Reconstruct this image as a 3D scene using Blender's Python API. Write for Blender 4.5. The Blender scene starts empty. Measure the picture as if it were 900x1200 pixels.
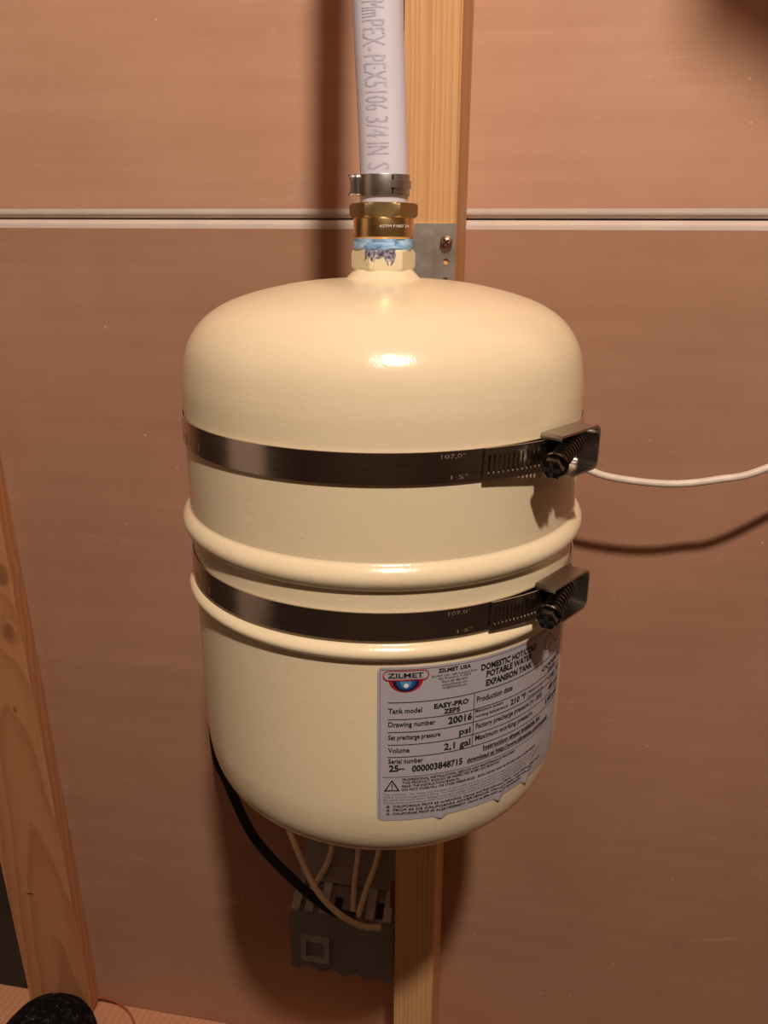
import bpy, bmesh, math, random
from mathutils import Vector, Matrix, noise
from math import sin, cos, pi, radians as R_

SC = bpy.context.scene
COL = SC.collection

# ------------------------------------------------------------------ camera
FPX = 944.0
TH = R_(19.15)
ROLL = 0.0043
cam_d = bpy.data.cameras.new('camera')
cam = bpy.data.objects.new('camera', cam_d)
COL.objects.link(cam)
cam_d.sensor_fit = 'HORIZONTAL'
cam_d.sensor_width = 36.0
cam_d.lens = 36.0 * FPX / 900.0
cam_d.clip_start = 0.01
fw = Vector((0, cos(TH), -sin(TH)))
up0 = Vector((0, sin(TH), cos(TH)))
rt0 = Vector((1, 0, 0))
rt = cos(ROLL) * rt0 + sin(ROLL) * up0
up = cos(ROLL) * up0 - sin(ROLL) * rt0
m = Matrix((rt, up, -fw)).transposed().to_4x4()
m.translation = Vector((0.0008, -0.4135, 0.0834))
cam.matrix_world = m
SC.camera = cam

# ------------------------------------------------------------------ world, lamp, exposure
w = bpy.data.worlds.new('world')
SC.world = w
w.use_nodes = True
w.node_tree.nodes['Background'].inputs[0].default_value = (0.30, 0.22, 0.16, 1)
w.node_tree.nodes['Background'].inputs[1].default_value = 0.02

LAMP = Vector((0.12, -0.90, 1.08))
ld = bpy.data.lights.new('lamp_bulb', 'POINT')
ld.energy = 78.0
ld.color = (1.0, 0.855, 0.72)
ld.shadow_soft_size = 0.032
lo = bpy.data.objects.new('lamp_bulb', ld)
lo.location = LAMP
COL.objects.link(lo)

vs = SC.view_settings
vs.view_transform = 'Standard'
vs.look = 'None'
vs.exposure = 0.0
vs.gamma = 1.0
vs.use_curve_mapping = False

# ------------------------------------------------------------------ helpers
PH = R_(10)
U = Vector((cos(PH), -sin(PH), 0))
D = Vector((sin(PH), cos(PH), 0))


def W(u, d, z):
    return u * U + d * D + Vector((0, 0, z))


def link(o, parent=None):
    COL.objects.link(o)
    if parent is not None:
        o.parent = parent
    return o


def tag(o, label=None, cat=None, group=None, kind=None):
    if label:
        o['label'] = label
    if cat:
        o['category'] = cat
    if group:
        o['group'] = group
    if kind:
        o['kind'] = kind
    return o


def empty(name, loc=(0, 0, 0), rz=0.0):
    o = bpy.data.objects.new(name, None)
    o.empty_display_size = 0.02
    o.location = loc
    o.rotation_euler = (0, 0, rz)
    return link(o)


class MB:
    """collects vertices and faces for ONE mesh object"""

    def __init__(self):
        self.v = []
        self.f = []
        self.mi = []

    def add(self, vs_, fs_, mi=0):
        o = len(self.v)
        self.v += [tuple(p) for p in vs_]
        self.f += [tuple(i + o for i in f) for f in fs_]
        self.mi += [mi] * len(fs_)
        return self

    def box(self, a, b, fn=None):
        x0, y0, z0 = a
        x1, y1, z1 = b
        vs_ = [(x0, y0, z0), (x1, y0, z0), (x1, y1, z0), (x0, y1, z0),
               (x0, y0, z1), (x1, y0, z1), (x1, y1, z1), (x0, y1, z1)]
        if fn:
            vs_ = [fn(p) for p in vs_]
        return self.add(vs_, [(0, 3, 2, 1), (4, 5, 6, 7), (0, 1, 5, 4), (1, 2, 6, 5), (2, 3, 7, 6), (3, 0, 4, 7)])

    def lathe(self, prof, n=64, closed=False, fn=None, a0=0.0, a1=2 * pi):
        full = abs(a1 - a0 - 2 * pi) < 1e-6
        cols = n if full else n + 1
        vs_ = []
        for k in range(cols):
            a = a0 + (a1 - a0) * k / n
            for (r, z) in prof:
                p = Vector((r * sin(a), -r * cos(a), z))
                vs_.append(fn(p, a) if fn else p)
        m_ = len(prof)
        fs_ = []
        for k in range(n):
            k2 = (k + 1) % cols
            for j in range(m_ if closed else m_ - 1):
                j2 = (j + 1) % m_
                fs_.append((k * m_ + j, k * m_ + j2, k2 * m_ + j2, k2 * m_ + j))
        if closed and not full:
            fs_.append(tuple(range(m_)))
            fs_.append(tuple((cols - 1) * m_ + j for j in reversed(range(m_))))
        return self.add(vs_, fs_)

    def tube(self, pts, rad, n=12, sub=6, flat=1.0):
        P = catmull(pts, sub)
        vs_, fs_ = [], []
        prev = None
        for i, p in enumerate(P):
            t = (P[min(i + 1, len(P) - 1)] - P[max(i - 1, 0)]).normalized()
            if prev is None:
                x = t.cross(Vector((0, 0, 1)))
                if x.length < 1e-4:
                    x = t.cross(Vector((0, 1, 0)))
                x.normalize()
            else:
                x = (prev - t * prev.dot(t)).normalized()
            prev = x
            y = t.cross(x)
            rr = rad(i / (len(P) - 1)) if callable(rad) else rad
            for k in range(n):
                a = 2 * pi * k / n
                vs_.append(p + rr * (cos(a) * x + flat * sin(a) * y))
        for i in range(len(P) - 1):
            for k in range(n):
                k2 = (k + 1) % n
                fs_.append((i * n + k, i * n + k2, (i + 1) * n + k2, (i + 1) * n + k))
        fs_.append(tuple(reversed(range(n))))
        fs_.append(tuple((len(P) - 1) * n + k for k in range(n)))
        return self.add(vs_, fs_)

    def build(self, name, mats, parent=None, smooth=True, loc=None, rz=None, angle=35, bevel=0.0, segs=2):
        me = bpy.data.meshes.new(name)
        me.from_pydata(self.v, [], self.f)
        if not isinstance(mats, (list, tuple)):
            mats = [mats]
        for q in mats:
            me.materials.append(q)
        if len(mats) > 1:
            me.polygons.foreach_set('material_index', self.mi)
        bm = bmesh.new()
        bm.from_mesh(me)
        bmesh.ops.recalc_face_normals(bm, faces=bm.faces)
        bm.to_mesh(me)
        bm.free()
        if smooth:
            me.polygons.foreach_set('use_smooth', [True] * len(me.polygons))
            try:
                me.set_sharp_from_angle(angle=R_(angle))
            except Exception:
                pass
        o = bpy.data.objects.new(name, me)
        link(o, parent)
        if loc is not None:
            o.location = loc
        if rz is not None:
            o.rotation_euler = (0, 0, rz)
        if bevel > 0:
            b = o.modifiers.new('bevel', 'BEVEL')
            b.width = bevel
            b.segments = segs
            b.limit_method = 'ANGLE'
            b.angle_limit = R_(40)
        return o


def catmull(pts, sub):
    P = [Vector(p) for p in pts]
    if len(P) < 3:
        return P
    out = []
    for i in range(len(P) - 1):
        p1, p2 = P[i], P[i + 1]
        p0 = P[i - 1] if i else 2 * p1 - p2
        p3 = P[i + 2] if i + 2 < len(P) else 2 * p2 - p1
        for k in range(sub):
            t = k / sub
            out.append(0.5 * ((2 * p1) + (p2 - p0) * t + (2 * p0 - 5 * p1 + 4 * p2 - p3) * t * t + (3 * p1 - p0 - 3 * p2 + p3) * t ** 3))
    out.append(P[-1])
    return out


def interp(tab, x):
    if x <= tab[0][0]:
        return tab[0][1]
    for (a, b), (c, d) in zip(tab, tab[1:]):
        if x <= c:
            return b + (d - b) * (x - a) / (c - a)
    return tab[-1][1]


def curve_mesh(cu):
    o = bpy.data.objects.new('tmp', cu)
    COL.objects.link(o)
    bpy.context.view_layer.update()
    me = bpy.data.meshes.new_from_object(o.evaluated_get(bpy.context.evaluated_depsgraph_get()))
    vs_ = [v.co.copy() for v in me.vertices]
    fs_ = [tuple(p.vertices) for p in me.polygons]
    bpy.data.objects.remove(o)
    bpy.data.curves.remove(cu)
    bpy.data.meshes.remove(me)
    return vs_, fs_


def shape2d(outlines, extrude=0.0):
    """filled 2D outlines (holes allowed), optionally extruded along +-z"""
    cu = bpy.data.curves.new('tmp', 'CURVE')
    cu.dimensions = '2D'
    cu.fill_mode = 'BOTH' if extrude > 0 else 'FRONT'
    cu.extrude = extrude
    for pts in outlines:
        sp = cu.splines.new('POLY')
        sp.points.add(len(pts) - 1)
        for q, p in zip(sp.points, pts):
            q.co = (p[0], p[1], 0, 1)
        sp.use_cyclic_u = True
    return curve_mesh(cu)


_H = {}


def text2d(s, height=1.0, width=None, bold=0.0, res=2):
    cu = bpy.data.curves.new('tmp', 'FONT')
    cu.body = s
    cu.resolution_u = res
    cu.offset = bold
    vs_, fs_ = curve_mesh(cu)
    if 'cap' not in _H:
        c2 = bpy.data.curves.new('tmp', 'FONT')
        c2.body = 'H'
        a, _ = curve_mesh(c2)
        _H['cap'] = max(p.y for p in a)
    x0 = min(p.x for p in vs_)
    x1 = max(p.x for p in vs_)
    sy = height / _H['cap']
    sx = sy if width is None else width / (x1 - x0)
    return [Vector(((p.x - x0) * sx, p.y * sy, 0)) for p in vs_], fs_


def subdiv(v_, f_, maxlen, rounds=3):
    bm = bmesh.new()
    bv = [bm.verts.new(p) for p in v_]
    for f in f_:
        try:
            bm.faces.new([bv[i] for i in f])
        except ValueError:
            pass
    bmesh.ops.triangulate(bm, faces=bm.faces)
    for _ in range(rounds):
        es = [e for e in bm.edges if e.calc_length() > maxlen]
        if not es:
            break
        bmesh.ops.subdivide_edges(bm, edges=es, cuts=1, use_grid_fill=False)
        bmesh.ops.triangulate(bm, faces=bm.faces)
    bm.verts.index_update()
    r = [v.co.copy() for v in bm.verts], [tuple(v.index for v in f.verts) for f in bm.faces]
    bm.free()
    return r


# ------------------------------------------------------------------ materials
def N(t, kind, **kw):
    n = t.nodes.new(kind)
    for k, v in kw.items():
        setattr(n, k, v)
    return n


def base(name, rgb, rough=0.5, metal=0.0, spec=0.5):
    mt = bpy.data.materials.new(name)
    mt.use_nodes = True
    t = mt.node_tree
    b = t.nodes['Principled BSDF']
    b.inputs['Base Color'].default_value = (*rgb, 1)
    b.inputs['Roughness'].default_value = rough
    b.inputs['Metallic'].default_value = metal
    b.inputs['Specular IOR Level'].default_value = spec
    return mt, t, b


def coords(t, scale=(1, 1, 1), rot=(0, 0, 0), loc=(0, 0, 0)):
    tc = N(t, 'ShaderNodeTexCoord')
    mp = N(t, 'ShaderNodeMapping')
    mp.inputs['Scale'].default_value = scale
    mp.inputs['Rotation'].default_value = rot
    mp.inputs['Location'].default_value = loc
    t.links.new(tc.outputs['Object'], mp.inputs[0])
    return mp.outputs[0]


def noise_t(t, vec, scale, detail=4, rough=0.55, dist=0.0):
    n = N(t, 'ShaderNodeTexNoise')
    n.inputs['Scale'].default_value = scale
    n.inputs['Detail'].default_value = detail
    n.inputs['Roughness'].default_value = rough
    n.inputs['Distortion'].default_value = dist
    t.links.new(vec, n.inputs['Vector'])
    return n.outputs['Fac']


def ramp(t, fac, stops):
    r = N(t, 'ShaderNodeValToRGB')
    e = r.color_ramp.elements
    while len(e) < len(stops):
        e.new(0.5)
    for q, (p, c) in zip(e, stops):
        q.position = p
        q.color = (*c, 1) if len(c) == 3 else c
    t.links.new(fac, r.inputs[0])
    return r.outputs[0]


def mixc(t, fac, a, b, mode='MIX'):
    m_ = N(t, 'ShaderNodeMix', data_type='RGBA', blend_type=mode)
    for sock, val in ((m_.inputs[0], fac), (m_.inputs[6], a), (m_.inputs[7], b)):
        if hasattr(val, 'is_linked') or hasattr(val, 'links'):
            t.links.new(val, sock)
        elif isinstance(val, (int, float)):
            sock.default_value = val
        else:
            sock.default_value = (*val, 1)
    return m_.outputs[2]


def math_n(t, op, a, b=None, clamp=False):
    n = N(t, 'ShaderNodeMath', operation=op)
    n.use_clamp = clamp
    for i, v in enumerate((a, b)):
        if v is None:
            continue
        if isinstance(v, (int, float)):
            n.inputs[i].default_value = v
        else:
            t.links.new(v, n.inputs[i])
    return n.outputs[0]


def bump(t, b, h, strength, dist=0.001):
    n = N(t, 'ShaderNodeBump')
    n.inputs['Strength'].default_value = strength
    n.inputs['Distance'].default_value = dist
    t.links.new(h, n.inputs['Height'])
    t.links.new(n.outputs[0], b.inputs['Normal'])


def plain(name, rgb, rough=0.5, metal=0.0, spec=0.5, var=0.12, scale=60.0):
    mt, t, b = base(name, rgb, rough, metal, spec)
    f = noise_t(t, coords(t), scale, 3)
    lo_ = tuple(c * (1 - var) for c in rgb)
    hi_ = tuple(min(1, c * (1 + var)) for c in rgb)
    t.links.new(ramp(t, f, [(0.3, lo_), (0.7, hi_)]), b.inputs['Base Color'])
    return mt


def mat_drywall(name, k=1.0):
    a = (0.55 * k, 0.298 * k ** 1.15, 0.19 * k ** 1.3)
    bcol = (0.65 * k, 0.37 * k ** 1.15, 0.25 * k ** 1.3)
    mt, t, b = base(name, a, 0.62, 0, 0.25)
    v = coords(t)
    streak = noise_t(t, coords(t, (1.2, 1, 26)), 2.4, 5, 0.6)
    blotch = noise_t(t, v, 5.5, 5, 0.6)
    fine = noise_t(t, v, 420, 2, 0.6)
    f = math_n(t, 'ADD', math_n(t, 'MULTIPLY', streak, 0.42), math_n(t, 'MULTIPLY', blotch, 0.58))
    c = ramp(t, f, [(0.36, a), (0.64, bcol)])
    c = mixc(t, math_n(t, 'MULTIPLY', fine, 0.16), c, (0.42, 0.25, 0.17))
    # pale scuffs and tiny pale flecks in the paper
    sc = noise_t(t, coords(t, (1.0, 1, 2.6)), 16, 6, 0.72, 0.6)
    c = mixc(t, math_n(t, 'MULTIPLY', ramp(t, sc, [(0.63, (0, 0, 0)), (0.80, (1, 1, 1))]), 0.55), c, (0.72, 0.50, 0.38))
    vo = N(t, 'ShaderNodeTexVoronoi')
    vo.inputs['Scale'].default_value = 30
    t.links.new(v, vo.inputs['Vector'])
    c = mixc(t, ramp(t, vo.outputs['Distance'], [(0.018, (1, 1, 1)), (0.034, (0, 0, 0))]), c, (0.74, 0.52, 0.40))
    t.links.new(c, b.inputs['Base Color'])
    bump(t, b, math_n(t, 'ADD', fine, blotch), 0.25, 0.0004)
    return mt


def mat_wood(name, light, dark, axis_off, tilt, ring=95.0, knots=(), rough=0.6, warp_k=0.020, irr_k=0.0):
    """growth rings about a tilted axis lying beside the board -> straight or cathedral grain"""
    mt, t, b = base(name, light, rough, 0, 0.3)
    tc = N(t, 'ShaderNodeTexCoord')
    sep = N(t, 'ShaderNodeSeparateXYZ')
    t.links.new(tc.outputs['Object'], sep.inputs[0])
    warp = noise_t(t, coords(t, (6, 6, 1.6)), 2.2, 3, 0.5)
    zz = sep.outputs[2]
    x = math_n(t, 'ADD', math_n(t, 'ADD', sep.outputs[0], -axis_off[0]), math_n(t, 'MULTIPLY', zz, tilt[0]))
    y = math_n(t, 'ADD', math_n(t, 'ADD', sep.outputs[1], -axis_off[1]), math_n(t, 'MULTIPLY', zz, tilt[1]))
    d = math_n(t, 'SQRT', math_n(t, 'ADD', math_n(t, 'MULTIPLY', x, x), math_n(t, 'MULTIPLY', y, y)))
    d = math_n(t, 'ADD', d, math_n(t, 'MULTIPLY', warp, warp_k))
    for (kx, kz, ks) in knots:
        dx = math_n(t, 'MULTIPLY', math_n(t, 'ADD', sep.outputs[0], -kx), 1.0 / ks)
        dz = math_n(t, 'MULTIPLY', math_n(t, 'ADD', zz, -kz), 0.55 / ks)
        rr = math_n(t, 'ADD', math_n(t, 'MULTIPLY', dx, dx), math_n(t, 'MULTIPLY', dz, dz))
        g = math_n(t, 'DIVIDE', ks * 1.1, math_n(t, 'ADD', rr, 0.6))
        d = math_n(t, 'ADD', d, g)
    irr = noise_t(t, coords(t, (130, 130, 0.8)), 1.0, 2, 0.5)
    d = math_n(t, 'ADD', d, math_n(t, 'MULTIPLY', irr, irr_k))
    s = math_n(t, 'FRACT', math_n(t, 'MULTIPLY', d, ring))
    band = ramp(t, s, [(0.0, (0, 0, 0)), (0.55, (0.35, 0.35, 0.35)), (0.88, (1, 1, 1)), (1.0, (0, 0, 0))])
    fib = noise_t(t, coords(t, (90, 90, 3)), 8, 4, 0.6)
    c = mixc(t, math_n(t, 'MULTIPLY', band, 0.72), light, dark)
    c = mixc(t, math_n(t, 'MULTIPLY', fib, 0.35), c, tuple(q * 0.62 for q in dark))
    for (kx, kz, ks) in knots:
        dx = math_n(t, 'MULTIPLY', math_n(t, 'ADD', sep.outputs[0], -kx), 1.0 / ks)
        dz = math_n(t, 'MULTIPLY', math_n(t, 'ADD', zz, -kz), 0.62 / ks)
        rr = math_n(t, 'ADD', math_n(t, 'MULTIPLY', dx, dx), math_n(t, 'MULTIPLY', dz, dz))
        c = mixc(t, math_n(t, 'MULTIPLY', ramp(t, rr, [(0.25, (1, 1, 1)), (1.0, (0, 0, 0))]), 0.65), c, tuple(q * 0.45 for q in dark))
    t.links.new(c, b.inputs['Base Color'])
    bump(t, b, math_n(t, 'ADD', fib, math_n(t, 'MULTIPLY', band, 0.12)), 0.25, 0.0005)
    return mt


def mat_tank():
    rgb = (0.80, 0.70, 0.475)
    mt, t, b = base('cream_enamel', rgb, 0.30, 0, 0.5)
    v = coords(t)
    big = noise_t(t, v, 14, 3)
    t.links.new(ramp(t, big, [(0.3, (0.80, 0.665, 0.445)), (0.7, (0.82, 0.69, 0.475))]), b.inputs['Base Color'])
    b.inputs['Roughness'].default_value = 0.20
    peel = noise_t(t, v, 330, 2, 0.5)
    crease = noise_t(t, v, 62, 5, 0.7, 1.6)
    nib = N(t, 'ShaderNodeTexVoronoi')
    nib.inputs['Scale'].default_value = 70
    t.links.new(v, nib.inputs['Vector'])
    nibs = ramp(t, nib.outputs['Distance'], [(0.0, (1, 1, 1)), (0.09, (0, 0, 0))])
    h = math_n(t, 'ADD', math_n(t, 'MULTIPLY', peel, 0.4), math_n(t, 'MULTIPLY', crease, 1.5))
    bump(t, b, math_n(t, 'ADD', h, math_n(t, 'MULTIPLY', nibs, 0.9)), 0.10, 0.0012)
    return mt


def mat_chipped():
    mt, t, b = base('chipped_cream_paint', (0.80, 0.70, 0.47), 0.35)
    tc = N(t, 'ShaderNodeTexCoord')
    sep = N(t, 'ShaderNodeSeparateXYZ')
    t.links.new(tc.outputs['Object'], sep.inputs[0])
    n1 = noise_t(t, coords(t), 260, 5, 0.7)
    # paint is knocked off the upper half of the front flat
    n2 = noise_t(t, coords(t, (1, 1, 0.5)), 420, 3, 0.6)
    lim = math_n(t, 'ADD', 0.0062, math_n(t, 'MULTIPLY', math_n(t, 'ADD', n2, -0.5), -0.014))
    up_ = math_n(t, 'GREATER_THAN', sep.outputs[2], lim)
    wid = math_n(t, 'LESS_THAN', math_n(t, 'ABSOLUTE', math_n(t, 'ADD', sep.outputs[0], math_n(t, 'MULTIPLY', n1, 0.004))), 0.0076)
    s = math_n(t, 'MULTIPLY', up_, wid)
    front = math_n(t, 'LESS_THAN', sep.outputs[1], -0.011)
    msk = math_n(t, 'MULTIPLY', math_n(t, 'GREATER_THAN', s, 0.92), front)
    zinc = ramp(t, noise_t(t, coords(t), 700, 3), [(0.38, (0.07, 0.06, 0.09)), (0.62, (0.36, 0.35, 0.44))])
    t.links.new(mixc(t, msk, (0.80, 0.70, 0.47), zinc), b.inputs['Base Color'])
    return mt


def mat_metal(name, rgb, rough, streak=None, var=0.15):
    mt, t, b = base(name, rgb, rough, 1.0)
    f = noise_t(t, coords(t, streak or (1, 1, 1)), 60, 4)
    t.links.new(ramp(t, f, [(0.3, tuple(c * (1 - var) for c in rgb)), (0.7, rgb)]), b.inputs['Base Color'])
    t.links.new(ramp(t, f, [(0.3, (rough * 0.85,) * 3), (0.75, (min(1, rough * 1.3),) * 3)]), b.inputs['Roughness'])
    return mt


def mat_pex():
    mt, t, b = base('translucent_white_plastic', (0.74, 0.70, 0.80), 0.32, 0, 0.5)
    b.inputs['Subsurface Weight'].default_value = 0.35
    b.inputs['Subsurface Radius'].default_value = (0.006, 0.005, 0.005)
    b.inputs['Subsurface Scale'].default_value = 1.0
    f = noise_t(t, coords(t, (8, 8, 1)), 12, 3)
    t.links.new(ramp(t, f, [(0.3, (0.72, 0.69, 0.80)), (0.7, (0.78, 0.74, 0.84))]), b.inputs['Base Color'])
    return mt


def mat_tape():
    mt, t, b = base('blue_thread_sealant', (0.25, 0.42, 0.62), 0.6)
    f = noise_t(t, coords(t, (1, 1, 3.0)), 150, 4, 0.6, 0.8)
    t.links.new(ramp(t, f, [(0.32, (0.13, 0.19, 0.25)), (0.45, (0.20, 0.42, 0.72)), (0.58, (0.36, 0.62, 0.92)), (0.74, (0.66, 0.74, 0.80))]), b.inputs['Base Color'])
    bump(t, b, f, 0.6, 0.001)
    return mt


def mat_fleece():
    mt, t, b = base('black_speckled_fabric', (0.006, 0.005, 0.006), 0.95, 0, 0.15)
    v = coords(t)
    f = noise_t(t, v, 110, 4, 0.65)
    c = ramp(t, f, [(0.52, (0.005, 0.004, 0.005)), (0.70, (0.055, 0.048, 0.048))])
    vo = N(t, 'ShaderNodeTexVoronoi')
    vo.inputs['Scale'].default_value = 95
    t.links.new(v, vo.inputs['Vector'])
    c = mixc(t, ramp(t, vo.outputs['Distance'], [(0.05, (1, 1, 1)), (0.09, (0, 0, 0))]), c, (0.35, 0.30, 0.24))
    t.links.new(c, b.inputs['Base Color'])
    bump(t, b, f, 0.8, 0.002)
    return mt


M = {}
M['dry'] = mat_drywall('brown_drywall_paper')
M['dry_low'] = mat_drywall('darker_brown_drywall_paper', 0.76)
M['edge'] = plain('white_board_edge', (0.74, 0.62, 0.54), 0.6, 0, 0.3, 0.06, 25)
M['stud'] = mat_wood('pine_straight_grain', (0.86, 0.50, 0.235), (0.62, 0.30, 0.115), (-0.30, 0.22), (0.004, 0.0), 225, warp_k=0.006, irr_k=0.010)
M['board'] = mat_wood('pine_cathedral_grain', (0.62, 0.285, 0.135), (0.43, 0.165, 0.070), (0.016, 0.030), (0.0, -0.055), 120,
                      knots=((0.033, 0.600, 0.009), (0.029, 0.535, 0.009), (0.018, 0.44, 0.003)))
M['plate'] = mat_wood('pine_plate_wood', (0.78, 0.40, 0.23), (0.62, 0.29, 0.15), (0.0, 0.2), (0, 0), 110)
M['tank'] = mat_tank()
M['chip'] = mat_chipped()
M['band'] = mat_metal('stainless_band', (0.66, 0.59, 0.53), 0.19, (1, 1, 40))
M['dark_steel'] = mat_metal('dark_clamp_steel', (0.15, 0.14, 0.125), 0.20)
M['housing'] = mat_metal('clamp_housing_steel', (0.46, 0.42, 0.38), 0.26)
M['steel'] = mat_metal('crimp_ring_steel', (0.58, 0.53, 0.49), 0.34)
M['bright'] = mat_metal('bright_stamping', (0.85, 0.78, 0.70), 0.35)
M['stamp'] = plain('stamping_glint', (0.27, 0.22, 0.18), 0.40, 0, 0.5, 0.8, 1100)  # non-metal colour painted in for the glints on stamped marks and burrs
M['zinc'] = mat_metal('galvanised_plate', (0.50, 0.47, 0.43), 0.46)
M['brass'] = mat_metal('brass', (0.90, 0.60, 0.26), 0.27)
M['brass_hex'] = mat_metal('cast_brass', (0.52, 0.36, 0.17), 0.42)
M['screw'] = mat_metal('yellow_zinc_screw', (0.72, 0.40, 0.24), 0.34)
M['black'] = plain('black_ink', (0.016, 0.014, 0.016), 0.5, 0, 0.3, 0.1)
M['grey_ink'] = plain('grey_ink', (0.17, 0.145, 0.145), 0.5, 0, 0.3, 0.1)
M['blue_ink'] = plain('blue_grey_ink', (0.54, 0.51, 0.63), 0.45, 0, 0.4, 0.22, 500)
M['label'] = plain('grey_label_film', (0.42, 0.395, 0.43), 0.38, 0, 0.4, 0.04)
M['red'] = plain('red_print', (0.42, 0.012, 0.02), 0.4)
M['navy'] = plain('navy_print', (0.008, 0.012, 0.05), 0.4)
M['blue'] = plain('blue_print', (0.02, 0.09, 0.26), 0.4)
M['sky'] = plain('light_blue_print', (0.10, 0.28, 0.50), 0.4)
M['white_ink'] = plain('white_print', (0.80, 0.82, 0.85), 0.4)
M['pex'] = mat_pex()
M['tape'] = mat_tape()
M['white_cable'] = plain('white_cable_jacket', (0.80, 0.68, 0.58), 0.45)
M['tan_cable'] = plain('off_white_wire_jacket', (0.72, 0.60, 0.42), 0.5)
M['black_cable'] = plain('black_cable_jacket', (0.006, 0.005, 0.005), 0.5)
M['red_cord'] = plain('reddish_cord', (0.40, 0.10, 0.05), 0.6)
M['grey_box'] = plain('grey_box_plastic', (0.25, 0.225, 0.22), 0.55, 0, 0.4, 0.10, 30)
M['grey_rim'] = plain('pale_grey_plastic', (0.42, 0.39, 0.38), 0.5)
M['dark'] = plain('hollow_shade', (0.012, 0.009, 0.008), 0.8)  # near-black colour stands in for the shade inside slots, holes and cracks
M['nut'] = plain('dark_red_plastic', (0.16, 0.015, 0.012), 0.5)
M['room'] = plain('dim_room_paint', (0.085, 0.056, 0.04), 0.9, 0, 0.2, 0.1, 3)
M['ceil'] = plain('joist_brown_ceiling', (0.24, 0.15, 0.10), 0.9, 0, 0.2, 0.1, 3)
M['floor'] = plain('bare_concrete', (0.05, 0.034, 0.025), 0.9, 0, 0.2, 0.2, 6)
M['fleece'] = mat_fleece()
M['duct'] = mat_metal('duct_metal', (0.5, 0.5, 0.5), 0.4)

# ------------------------------------------------------------------ room shell
D0 = 0.2019      # stud faces
D1 = 0.2909      # wall board face
Z_PLATE = -0.852
Z_FLOOR = -0.890
Z_CEIL = 1.60
UL, UR = -1.5, 1.5
DF = -2.2


def rbox(name, a, b, mt, kind='structure', parent=None, bevel=0.0):
    o = MB().box(a, b).build(name, mt, parent, smooth=False, bevel=bevel)
    if parent is None:
        o.rotation_euler = (0, 0, -PH)
    if kind:
        o['kind'] = kind
    return o


rbox('floor', (UL, DF, Z_FLOOR - 0.05), (UR, 0.62, Z_FLOOR), M['floor'])
rbox('ceiling', (UL, DF, Z_CEIL), (UR, 0.62, Z_CEIL + 0.05), M['ceil'])
rbox('wall_left', (UL - 0.05, DF, Z_FLOOR), (UL, 0.62, Z_CEIL), M['room'])
rbox('wall_right', (UR, DF, Z_FLOOR), (UR + 0.05, 0.62, Z_CEIL), M['room'])
rbox('wall_front', (UL, DF - 0.05, Z_FLOOR), (UR, DF, Z_CEIL), M['room'])
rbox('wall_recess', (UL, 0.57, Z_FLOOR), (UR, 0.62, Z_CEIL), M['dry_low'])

wall = empty('wall_back', (0, 0, 0), -PH)
tag(wall, 'brown paper backed drywall behind the studs with a white horizontal seam', 'wall', kind='structure')
EL = -0.462       # the boards end behind the left board
Z_S0, Z_S1, Z_S2, Z_S3 = 0.0858, 0.0930, 0.0942, 0.1018


def half_round(z0, z1, depth, inset_top, inset_bot):
    """rounded factory edge of a drywall sheet, profile swept along u"""
    zc, hz = (z0 + z1) / 2, (z1 - z0) / 2
    prof = []
    for k in range(9):
        a = -pi / 2 + pi * k / 8
        x = abs(sin(a)) ** 2.2
        ins = (inset_top if a > 0 else inset_bot) * x
        prof.append((D1 + ins, zc + hz * sin(a)))
    prof += [(D1 + depth, z1), (D1 + depth, z0)]
    vs_ = [(EL, d, z) for d, z in prof] + [(UR, d, z) for d, z in prof]
    n = len(prof)
    fs_ = [(k, (k + 1) % n, n + (k + 1) % n, n + k) for k in range(n)]
    fs_ += [tuple(range(n)), tuple(reversed(range(n, 2 * n)))]
    return MB().add(vs_, fs_)


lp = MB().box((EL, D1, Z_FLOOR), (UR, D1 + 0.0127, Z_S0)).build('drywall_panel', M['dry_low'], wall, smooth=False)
half_round(Z_S0, Z_S1, 0.0127, 0.0045, 0.0).build('panel_edge', M['edge'], lp)
upn = MB().box((EL, D1, Z_S3), (UR, D1 + 0.0127, Z_CEIL)).build('drywall_panel', M['dry'], wall, smooth=False)
half_round(Z_S2, Z_S3, 0.0127, 0.0, 0.0065).build('panel_edge', M['edge'], upn)

# unseen blocker added beyond the upper right frame, shaped to shadow the wall's corner
blocker_o = [(0.176, 0.612), (0.340, 0.496), (0.340, 0.70), (0.250, Z_CEIL - 0.001), (0.176, Z_CEIL - 0.001)]
v_, f_ = shape2d([blocker_o], 0.019)
MB().add([(p.x, -0.25 + p.z, p.y) for p in v_], f_).build('shadow_blocker', M['plate'], None, smooth=False)['kind'] = 'structure'
# pale panel added by the side wall only to reflect as streaks in the straps
rbox('reflection_panel', (UL + 0.002, -1.05, Z_FLOOR + 0.005), (UL + 0.04, -0.30, 1.1), M['edge'])

# ------------------------------------------------------------------ lumber
bp = MB().box((UL, D0, Z_FLOOR), (UR, D1 - 0.0004, Z_PLATE)).build('bottom_plate', M['plate'], None, smooth=False, rz=-PH, bevel=0.0015)
tag(bp, 'pale wooden bottom plate lying along the foot of the wall', 'lumber')

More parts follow.
